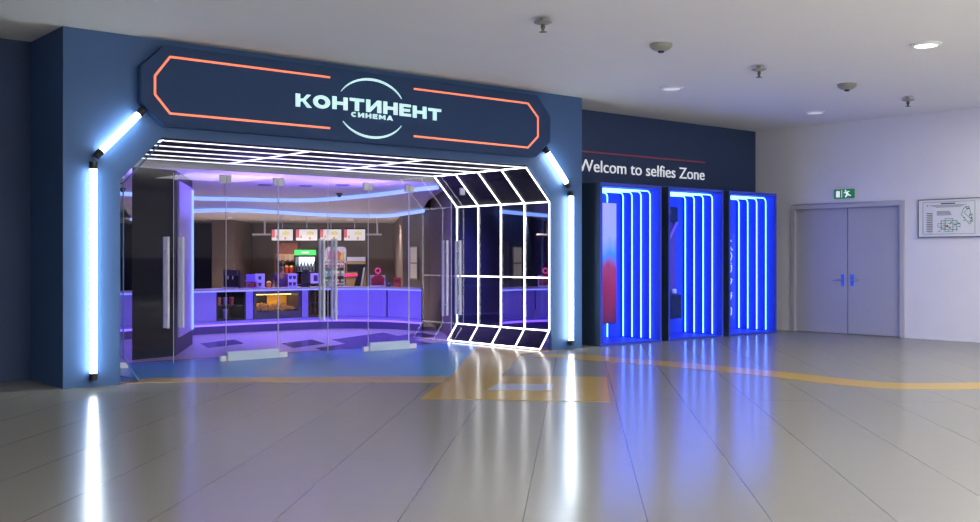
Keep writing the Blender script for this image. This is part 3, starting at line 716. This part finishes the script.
pc = bmesh.new()
for k in range(420):
    u = R.uniform(.10, wd-.10); v = R.uniform(.05, .50); top = .12*math.exp(-((u-.30)/.18)**2)+.14*math.exp(-((u-.72)/.2)**2)
    zz = .175+R.random()*max(.015, top+.03)
    bmesh.ops.create_icosphere(pc, subdivisions=1, radius=R.uniform(.018,.028), matrix=Matrix.Translation((u, v, zz)))
me = bpy.data.meshes.new('popcorn'); pc.to_mesh(me); pc.free(); me.materials.append(flat('popcorn_yellow', (.80,.52,.10), .8))
o = bpy.data.objects.new('popcorn', me); COL.objects.link(o); o.location = baseB; o.rotation_euler = (0,0,rzB); tag(o, 'heaps of yellow popcorn inside the lit case', 'popcorn', None, 'stuff')
# C: drinks cooler
t, wd = cabinet('drink_cooler', 'low dark open cooler in the counter behind the middle door handles', 'cooler', -4.02, -3.51)
MB().box(0,.03,.0,.6,0,hh).box(wd-.03,wd,0,.6,0,hh).box(.03,wd-.03,0,.6,0,.03).box(.03,wd-.03,0,.6,hh-.03,hh).box(.03,wd-.03,.57,.6,.03,hh-.03).build('cabinet_body', M['black'], t)
MB().box(.03,wd-.03,.05,.55,.30,.315).build('shelf', M['steeldk'], t)
rzC = LR+slope_rz(-4.02,-3.51); baseC = Vector((*W(-4.02, Zc(-4.02)), .265))
def bottle_parts(t, r, h, m, capm):
    MB().lathe([(r*.9,0),(r,.02),(r,h*.62),(r*.4,h*.82),(r*.36,h*.93)], seg=12).build('bottle_body', m, t, smooth=True)
    MB().lathe([(r*.42,h*.93),(r*.42,h)], seg=10).build('bottle_cap', capm, t, smooth=True)
brn = flat('cola_brown', (.10,.03,.015), .15); clr = flat('pale_water', (.55,.62,.68), .15); grn = flat('green_soda', (.05,.35,.12), .15)
pb = thing('drink_bottle', 'leftmost dark brown bottle on the bottom of the low open cooler', 'bottle', in_cab(rzC, baseC, .10, .2, .03), 0, 'bottles in the low cooler'); bottle_parts(pb, .035, .24, brn, red)
for z in (.03, .315):
    for k in range(4):
        if z == .03 and k == 0: continue
        c = copy_tree(pb); c.location = in_cab(rzC, baseC, .10+.105*k, .2, z); c['label'] = ORD[k]+' dark brown bottle '+('on the bottom' if z < .1 else 'on the shelf')+' of the low open cooler'

# ------------------------------------------------------------------ things on the counter
def on_counter(px_x, d, z=CT):
    # position along the counter given its run coordinate
    X = px_x; return X, Zc(X)+d
t = lthing('espresso_machine', 'black boxy coffee machine on the left end of the counter', 'coffee machine', -5.50, Zc(-5.5)+.30, CT)
MB().box(-.17,.17,-.02,.20,0,.40).build('machine_body', M['black'], t, bevel=.02)
MB().box(-.15,.15,-.14,-.02,.27,.40).build('brew_head', M['steeldk'], t, bevel=.015)
MB().box(-.15,.15,-.16,-.02,0,.03).build('drip_tray', M['steel'], t)
MB().tube([(-.05,-.10,.27),(-.05,-.10,.20)], .012, 8).tube([(.05,-.10,.27),(.05,-.10,.20)], .012, 8).build('spout', M['steel'], t)
t = lthing('cup_rack', 'small lilac rack with red cups beside the black coffee machine', 'rack', -5.15, Zc(-5.15)+.30, CT)
MB().box(-.13,.13,-.08,.08,0,.02).box(-.13,.13,.06,.08,.02,.30).box(-.13,.13,-.08,.08,.14,.155).build('rack_frame', purple, t)
a, b = W(-5.15, Zc(-5.15)+.30)
for k in range(4): cup((a+(-.09+.06*k)*math.cos(LR), b+(-.09+.06*k)*math.sin(LR), CT+.022), .085, .024, red if k % 2 else orangep, ('red' if k % 2 else 'orange')+' little cup, '+ORD[k]+' in the row inside the lilac rack', 'cups in the lilac rack')
def holder(X, label, cols, wd=.20):
    t = lthing('brochure_stand', label, 'stand', X, Zc(X)+.18, CT)
    MB().box(-wd/2,wd/2,-.02,.0,0,.31).box(-wd/2,wd/2,-.02,.09,0,.012).build('stand_card', flat('pale_lilac_card', (.62,.60,.85)), t)
    for r_ in range(2):
        for k in range(cols):
            x = (k-(cols-1)/2)*wd/2.2
            MB().lathe([(.025,0),(.038,.07),(.038,.075)], seg=12).build('cup_picture', flat('deep_violet_print', (.06,.03,.2)), t, loc=(x, -.022, .04+.14*r_)).scale = (1, .12, 1)
holder(-4.97, 'pale lilac card stand with a single column of cup pictures, beside the popcorn tub', 1)
holder(-4.36, 'pale lilac card stand with four dark cup pictures in front of the person', 2)
t = cup((*W(-4.82, Zc(-4.82)+.22), CT), .11, .055, orangep, 'small orange tub heaped with popcorn on the counter', None, 'tub', 'popcorn_tub', False)
# till screen
t = lthing('till', 'black till with a violet screen right of the person', 'till', -4.02, Zc(-4.02)+.30, CT)
MB().box(-.22,-.02,-.08,.10,0,.10).build('till_base', M['black'], t, bevel=.01)
MB().prism([(-.02,.09),(.06,.09),(.10,.36),(.05,.38)], -.20, -.06, 'x').build('till_stand', M['black'], t)
MB().box(-.03,.26,-.04,.0,.05,.34).build('screen_case', M['steeldk'], t, bevel=.01)
MB().box(0,.23,-.046,-.041,.08,.31).build('screen', flat('violet_screen', (.3,.2,.6), emit=(.35,.25,.8), es=.7), t)
MB().box(.07,.16,-.050,-.047,.13,.26).build('screen_box_picture', flat('deep_violet_print', (.06,.03,.2)), t)
# red stands
for SXX, SZZ, slab in ((-2.53, Zc(-2.53)+.30, 'red and white snack stand with a pink ring, right part of the long counter'), (1.25, Zc(-2.53)+.30, 'red and white snack stand, mirror copy behind the glass side of the tunnel')):
    t = lthing('snack_stand', slab, 'stand', SXX, SZZ, CT)
    MB().box(-.17,.17,-.10,.10,0,.03).box(-.17,-.155,-.10,.10,.03,.26).box(.155,.17,-.10,.10,.03,.26).box(-.155,.155,.085,.10,.03,.26).build('tray', M['white'], t)
    MB().prism([(-.14,.03),(.14,.03),(.14,.20),(.05,.27),(-.07,.25),(-.14,.18)], -.02, .03).build('red_packets', red, t)
    MB().box(-.13,.13,-.09,-.03,.03,.12).build('front_packets', flat('dark_red_packet', (.25,.01,.05)), t)
    rg = MB(); rg.tube([(.0+.055*math.cos(k*PI/8), .0, .36+.055*math.sin(k*PI/8)) for k in range(17)], .016, 8); rg.build('ring_sign', pink, t, smooth=True)
    MB().tube([(0,0,.26),(0,0,.31)], .008, 6).build('stem', M['steel'], t)
t = lthing('snack_box', 'plain red-orange box standing near the right end of the counter', 'box', -2.07, Zc(-2.07)+.3, CT)
MB().box(-.08,.08,-.05,.05,0,.21).build('carton', flat('vermilion_card', (.62,.09,.03)), t, bevel=.004)
MB().box(-.06,.06,-.054,-.051,.10,.17).build('carton_label', flat('dark_red_packet', (.25,.01,.05)), t)
t = lthing('card_terminal', 'small dark card terminal left of the red-orange box', 'card terminal', -2.27, Zc(-2.27)+.3, CT)
MB().prism([(-.03,0),(.06,0),(.05,.13),(.02,.14)], -.035, .035, 'x').build('terminal_body', M['black'], t, bevel=.004)
MB().box(-.02,.02,-.012,-.006,.06,.10).build('terminal_screen', purple, t)

# ------------------------------------------------------------------ behind the counter
# fridge
FX, FZ = -4.98, 28.6
t = lthing('drink_fridge', 'tall black drinks fridge with a glowing green header', 'fridge', FX, FZ, 0)
w2 = .30
MB().box(-w2,-w2+.03,-.3,.3,0,1.80).box(w2-.03,w2,-.3,.3,0,1.80).box(-w2+.03,w2-.03,-.3,.3,0,.12).box(-w2+.03,w2-.03,-.3,.3,1.62,1.80).box(-w2+.03,w2-.03,.27,.3,.12,1.62).build('fridge_body', M['black'], t)
MB().box(-w2+.01,w2-.01,-.31,-.301,1.65,1.79).build('header_sign', greenhead, t)
MB().box(-.10,.10,-.316,-.311,1.70,1.74).build('header_mark', M['whiteletter'], t)
for z in (.5,.85,1.2): MB().box(-w2+.03,w2-.03,-.25,.26,z,z+.015).build('shelf', M['steel'], t)
MB().box(-w2+.03,w2-.03,.255,.268,1.35,1.60).build('fridge_light', flat('fridge_glow', (.9,.95,1), emit=(.85,.95,1), es=2.2), t)
dd = MB().box(-w2+.005,w2-.005,-.325,-.302,.13,.16).box(-w2+.005,w2-.005,-.325,-.302,1.60,1.64).box(-w2+.005,-w2+.04,-.325,-.302,.16,1.60).box(w2-.04,w2-.005,-.325,-.302,.16,1.60).build('fridge_door', M['black'], t)
MB().box(-w2+.04,w2-.04,-.316,-.311,.16,1.60).build('door_glass', M['glass'], dd)
fa, fb = W(FX, FZ)
protos = {}
def blab(key, k): return ORD[k if key != 'green' else k-3]+{'clear':' pale bottle on the upper lit shelf','brown':' dark cola bottle on the lower shelf','green':' green bottle on the lower shelf'}[key]+' of the drinks fridge'
for row, z in enumerate((.865, 1.215)):
    for k in range(6):
        key = ['clear','brown','green'][0 if row == 1 else (1 if k < 3 else 2)] if row == 0 or True else ''
        x = -.22+.088*k; y = -.16
        loc = (fa+x*math.cos(LR)-y*math.sin(LR), fb+x*math.sin(LR)+y*math.cos(LR), z)
        if key not in protos:
            pt = thing('soda_bottle', blab(key, k), 'bottle', loc, 0, key+' bottles in the drinks fridge')
            bottle_parts(pt, .035, .27, {'clear':clr,'brown':brn,'green':grn}[key], M['white']); protos[key] = pt
        else:
            c = copy_tree(protos[key]); c.location = loc; c['label'] = blab(key, k)
# wooden wall shelf with pictures and cups
SX, SZ = -6.55, 33.8
t = lthing('wooden_shelf_unit', 'dark reddish wooden shelf unit with lit cups behind the person', 'shelf unit', SX, SZ, 0)
MB().box(-.38,-.34,0,.4,0,2.1).box(.34,.38,0,.4,0,2.1).box(-.34,.34,.36,.4,0,2.1).box(-.34,.34,0,.36,2.06,2.1).box(-.34,.34,0,.36,1.45,1.48).box(-.34,.34,0,.36,1.05,1.08).box(-.34,.34,0,.36,0,.1).build('shelf_frame', wood, t)
MB().box(-.33,.33,.02,.05,1.72,2.05).build('top_picture', flat('reddish_picture', (.30,.09,.06), noise=.5, nscale=12), t)
MB().box(-.33,.33,.34,.355,1.5,1.7).build('shelf_glow', flat('shelf_warm_glow', (.8,.5,.3), emit=(1,.5,.25), es=.5), t)
sa, sb_ = W(SX, SZ)
for k in range(4):
    x, y = -.24+.16*k, .15; cup((sa+x*math.cos(LR)-y*math.sin(LR), sb_+x*math.sin(LR)+y*math.cos(LR), 1.481), .17, .055, flat('cream_cup', (.7,.6,.5)), ORD[k]+' cream paper cup on the lit upper shelf of the wooden unit', 'cups on the wooden shelf')
for k in range(3):
    x, y = -.02+.14*k, .15; cup((sa+x*math.cos(LR)-y*math.sin(LR), sb_+x*math.sin(LR)+y*math.cos(LR), 1.081), .19, .06, red, ORD[k]+' red popcorn tub on the lower shelf of the wooden unit', 'red tubs on the wooden shelf', 'tub', 'popcorn_bucket', False)
# snack rack
KX, KZ = -3.75, 25.4
t = lthing('snack_rack', 'tall white rounded-top rack of colourful snacks behind the counter', 'rack', KX, KZ, 0)
outl = [(-.25,0),(.25,0),(.25,1.76)] + [(.25-.09+.09*math.cos(k*PI/12), 1.76+.09*math.sin(k*PI/12)) for k in range(7)] + [(-.25+.09-.09*math.sin(k*PI/12), 1.76+.09*math.cos(k*PI/12)) for k in range(7)]
MB().prism(outl, .12, .16).build('back_board', M['white'], t)
MB().box(-.25,-.235,-.14,.12,0,1.45).box(.235,.25,-.14,.12,0,1.45).build('side_board', M['white'], t)
for z in (.45,.7,.95,1.15,1.35): MB().box(-.235,.235,-.13,.12,z,z+.012).build('shelf', M['white'], t)
MB().prism([(-.18,1.55),(.10,1.52),(.14,1.70),(.02,1.78),(-.16,1.74)], .10, .119).build('header_picture', flat('pink_red_print', (.7,.12,.15)), t)
MB().prism([(.10,1.52),(.2,1.55),(.2,1.74),(.14,1.70)], .10, .119).build('header_picture', yellow, t)
ka, kb = W(KX, KZ); pk = {}
for z, cols in ((.962,('green','teal','red','red','green')), (1.162,('teal','teal','yellow','orange','teal')), (1.362,('maroon','maroon','red','maroon','red'))):
    for k, cname in enumerate(cols):
        x, y = -.19+.095*k, -.04
        loc = (ka+x*math.cos(LR)-y*math.sin(LR), kb+x*math.sin(LR)+y*math.cos(LR), z)
        level = {.962:'lowest visible', 1.162:'middle', 1.362:'top'}[z]
        key = (cname, level)
        if key not in pk:
            pt = thing('snack_packet', '%s snack packet, %s on the %s shelf of the white rack' % (cname, ORD[k], level), 'snack packet', loc, LR, '%s packets on the %s rack shelf' % (cname, level))
            mm = {'green':grn,'teal':teal,'red':red,'yellow':yellow,'orange':orangep,'maroon':flat('dark_red_packet',(.25,.01,.05))}[cname]
            MB().prism([(-.04,0),(.04,0),(.036,.02),(.04,.13),(-.04,.13),(-.036,.02)], -.02, .02).build('bag', mm, pt)
            MB().box(-.025,.025,-.0235,-.0205,.05,.10).build('bag_label', M['white'], pt); pk[key] = pt
        else:
            c = copy_tree(pk[key]); c.location = loc; c['label'] = '%s snack packet, %s on the %s shelf of the white rack' % (cname, ORD[k], level)
# gold "7" display
t = lthing('advertising_stand', 'gold and black advertising stand showing a big black 7 with a white header', 'stand', -3.22, 25.3, 0)
MB().box(-.24,.24,-.04,.10,0,1.50).build('stand_body', gold, t, bevel=.01)
MB().box(-.22,.22,-.05,.05,1.50,1.60).build('header', M['white'], t)
MB().prism([(-.22,1.43),(.23,1.43),(.23,1.33),(.06,.62),(-.12,.62),(.04,1.25),(-.22,1.25)], -.056, -.041).build('numeral_seven', M['black'], t)
MB().prism([(.10,.85),(.14,.85),(.22,1.35),(.18,1.35)], -.063, -.057).build('pale_stripe', M['white'], t)
MB().prism([(-.30,1.12),(.04,1.14),(.04,1.20),(-.30,1.19)], -.075, -.0635).build('pink_banner', pink, t)
# menu screens hanging from the soffit
MZ = 29.5
for i, (x0, x1) in enumerate(((271,293.5),(295.3,318),(319.5,342),(343.3,365.8))):
    X0, X1 = (x0-490)/1050*MZ, (x1-490)/1050*MZ; wd = X1-X0; z0, z1 = 2.045, 2.405
    t = lthing('menu_screen', ['leftmost','second from left','third from left','rightmost'][i]+' of the four lit menu screens hanging over the counter', 'screen', (X0+X1)/2, MZ, z0)
    MB().box(-wd/2,wd/2,0,.06,0,z1-z0).build('screen_case', M['black'], t, bevel=.006)
    MB().box(-wd/2+.02,wd/2-.02,-.006,-.001,.02,z1-z0-.03).build('display', flat('menu_glow', (.9,.88,.85), emit=(.85,.84,.86), es=.62), t)
    MB().box(-wd/2+.02,-wd/2+.11,-.010,-.0065,.10,z1-z0-.03).build('red_picture', flat('menu_red', (.8,.2,.2), emit=(.8,.16,.2), es=.5), t)
    MB().prism([(-.02,.18),(.22,.17),(.20,.25),(.10,.29),(.02,.26)], -.010, -.0065).build('yellow_picture', flat('menu_yellow', (.85,.75,.25), emit=(.9,.75,.2), es=.55), t)
    MB().box(.06,.12,-.010,-.0065,.04,.12).box(-.18,-.13,-.010,-.0065,.08,.16).build('food_picture', flat('menu_orange', (.8,.4,.2), emit=(.8,.35,.15), es=.5), t)
    MB().tube([(0,.03,z1-z0),(0,.03,2.76-z0)], .012, 8).build('hanger_rod', M['steel'], t)
for X, Z, L_, lab in ((1.62,29.6,(-.30,.2),'pale ceiling hanger bar, mirror copy behind the glass side of the tunnel'), (-6.35,29.6,(-.35,.35),'pale ceiling hanger bar left of the menu screens'), (-3.18,29.6,(-.30,.12),'pale ceiling hanger bar right of the menu screens')):
    t = lthing('ceiling_hanger', lab, 'ceiling bracket', X, Z, 2.76)
    MB().tube([(0,0,0),(0,0,-.50)], .025, 8).build('drop_rod', M['white'], t)
    MB().box(L_[0],L_[1],-.04,.04,-.55,-.50).build('cross_bar', M['white'], t)
for i, (X, Z) in enumerate(LOBBY_DOWN):
    a, b = W(X, Z); downlight('lobby_downlight', a, b, 2.76, .10, 'small warm round downlight '+['in front of the brown pier', 'above the left hanger bar', 'behind the right-hand menu screens', 'beside the brown pier, left of the screens', 'above the right hanger bar', 'above the middle of the menu screens', 'mirrored behind the glass side of the tunnel'][i], 'small downlights in the lobby ceiling', 3)
for (X, Z, lab) in ((-7.45,21.3,'small black dome camera on the lobby ceiling seen left of the black column'), (-3.3,23.0,'small black dome camera on the lobby ceiling above the menu screens')):
    t = lthing('dome_camera', lab, 'camera', X, Z, 3.0)
    MB().lathe([(.07,0),(.07,-.03),(.05,-.04)], seg=20).build('camera_base', M['steeldk'], t, smooth=True)
    MB().lathe([(.05,-.035),(.048,-.06),(.03,-.085),(.005,-.092)], seg=20).build('camera_dome', M['black'], t, smooth=True)
for k, (X, Z) in enumerate(((-4.35,20.3),(-3.6,20.5),(-2.85,20.3))):
    t = lthing('ceiling_speaker', ['left','middle','right'][k]+' of three dark round plates on the violet lobby ceiling', 'speaker', X, Z, 3.0)
    MB().lathe([(.14,0),(.14,-.012),(.12,-.02)], seg=24).build('speaker_ring', flat('violet_grey', (.2,.17,.35)), t, smooth=True)
    MB().lathe([(.115,-.018),(.11,-.026)], seg=20).build('speaker_grille', M['steeldk'], t, smooth=True)
# notice on the right lobby wall
NX = ((W(-2.17,28.2), W(-1.47,25.7), (-5,25), 'pale framed two-pane notice on the brown wall at the right end of the counter'), (W(.89,28.2), W(.19,25.7), (4,25), 'pale framed two-pane notice, mirror copy behind the glass side of the tunnel'))
for qa, qb, qi, nlab in NX:
    pa, pb_ = Vector(qa), Vector(qb); d = (pb_-pa).normalized(); ang = math.atan2(d.y, d.x)
    st = pa+d*.25; nrm = Vector((d.y, -d.x))
    side = 1 if (Vector(W(*qi))-pa).dot(nrm) > 0 else -1
    nt = thing('wall_notice', nlab, 'poster', (st.x+nrm.x*side*.02, st.y+nrm.y*side*.02, 1.02), ang)
    ys = -1 if side > 0 else 1
    def nbox(x0, x1, ya, yb, z0, z1): return (x0, x1, *sorted((ya*ys, yb*ys)), z0, z1)
    MB().box(*nbox(0,1.0,0,.02,0,.03)).box(*nbox(0,1.0,0,.02,.40,.44)).box(*nbox(0,1.0,0,.02,.83,.86)).box(*nbox(0,.06,0,.02,.03,.83)).box(*nbox(.94,1.0,0,.02,.03,.83)).build('notice_frame', flat('grey_frame', (.35,.33,.30)), nt)
    for z in (.03,.44):
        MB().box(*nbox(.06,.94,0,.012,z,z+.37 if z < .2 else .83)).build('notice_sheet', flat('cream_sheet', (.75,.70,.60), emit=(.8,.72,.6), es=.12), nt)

# ------------------------------------------------------------------ person behind the counter
PX, PZ = (282-490)/1050*24.3, 24.3
pe = lthing('person', 'person in a purple t-shirt standing behind the counter, dark hair tied back', 'person', PX, PZ, 0)
K = 1.47/1.70
def skin_mesh(name, verts, edges, radii, m, parent, root=0, sub=2):
    me = bpy.data.meshes.new(name); me.from_pydata([tuple(c*K for c in v) for v in verts], edges, []); me.materials.append(m)
    o = bpy.data.objects.new(name, me); COL.objects.link(o); o.parent = parent
    sk = o.modifiers.new('skin', 'SKIN'); sk.use_smooth_shade = True
    for i, v in enumerate(me.skin_vertices[0].data):
        r = radii[i]; v.radius = (r[0]*K, r[1]*K) if isinstance(r, tuple) else (r*K, r*K); v.use_root = (i == root)
    ss = o.modifiers.new('sub', 'SUBSURF'); ss.levels = sub; ss.render_levels = sub
    dg = bpy.context.evaluated_depsgraph_get(); dg.update(); nm = bpy.data.meshes.new_from_object(o.evaluated_get(dg))
    o.modifiers.clear(); o.data = nm
    for p_ in nm.polygons: p_.use_smooth = True
    return o
V = [(0,0,.95),(0,0,1.12),(0,0,1.30),(0,.01,1.40),(0,0,1.47),(0,-.01,1.56),(0,-.01,1.65)]
E_ = [(0,1),(1,2),(2,3),(3,4),(4,5),(5,6)]
Rd = [(.15,.10),(.13,.09),(.16,.10),(.07,.06),(.055,.055),(.085,.095),(.065,.075)]
for s in (-1, 1):
    i = len(V)
    V += [(s*.17,0,1.36),(s*.21,-.01,1.12),(s*.19,-.20,.99),(s*.17,-.28,.98),(s*.09,0,.86),(s*.10,-.01,.48),(s*.10,.01,.08),(s*.105,-.10,.03)]
    E_ += [(2,i),(i,i+1),(i+1,i+2),(i+2,i+3),(0,i+4),(i+4,i+5),(i+5,i+6),(i+6,i+7)]
    Rd += [.05,.040,.030,(.035,.02),.085,.058,.04,(.045,.03)]
body = skin_mesh('body', V, E_, Rd, M['skin'], pe)
for s in (-1, 1):
    for k in range(5):
        x = s*(.145+.016*k) if k < 4 else s*.125; l = (.06,.07,.065,.05,.045)[k]; y0 = -.30 if k < 4 else -.26
        skin_mesh('hand_finger', [(x,y0+.03,.985),(x,y0-l*.5,.98),(x,y0-l,.965)], [(0,1),(1,2)], [.009,.008,.006], M['skin'], pe, sub=1)
skin_mesh('shirt', [(0,0,.93),(0,0,1.12),(0,0,1.30),(0,.01,1.385),(-.17,0,1.365),(-.205,-.005,1.20),(.17,0,1.365),(.205,-.005,1.20)], [(0,1),(1,2),(2,3),(2,4),(4,5),(2,6),(6,7)], [(.165,.115),(.145,.105),(.175,.115),(.085,.075),.06,.056,.06,.056], M['shirt'], pe)
skin_mesh('trousers', [(0,0,.94),(-.09,0,.86),(-.10,-.01,.48),(-.10,.01,.10),(.09,0,.86),(.10,-.01,.48),(.10,.01,.10)], [(0,1),(1,2),(2,3),(0,4),(4,5),(5,6)], [(.16,.11),.095,.07,.055,.095,.07,.055], M['trousers'], pe)
hb = bmesh.new(); bmesh.ops.create_uvsphere(hb, u_segments=20, v_segments=12, radius=1, matrix=Matrix.Translation((0,.018*K,1.645*K)) @ Matrix.Diagonal((.098*K,.105*K,.085*K,1)))
bmesh.ops.create_uvsphere(hb, u_segments=14, v_segments=10, radius=.04*K, matrix=Matrix.Translation((0,.12*K,1.66*K)))
me = bpy.data.meshes.new('hair'); hb.to_mesh(me); hb.free(); me.materials.append(M['hair']); o = bpy.data.objects.new('hair', me); COL.objects.link(o); o.parent = pe
for p_ in me.polygons: p_.use_smooth = True
fb_ = MB()
for s in (-1, 1): fb_.lathe([(.011,0),(.013,.006),(.011,.012)], (s*.034*K, -.105*K, 1.60*K), 8)
fb_.build('eyes', M['hair'], pe)
MB().prism([(-.014*K,1.565*K),(.014*K,1.565*K),(0,1.605*K)], -.125*K, -.09*K).build('nose', M['skin'], pe)
MB().box(-.022*K,.022*K,-.112*K,-.09*K,1.535*K,1.545*K).build('mouth', flat('lips', (.3,.08,.07)), pe)
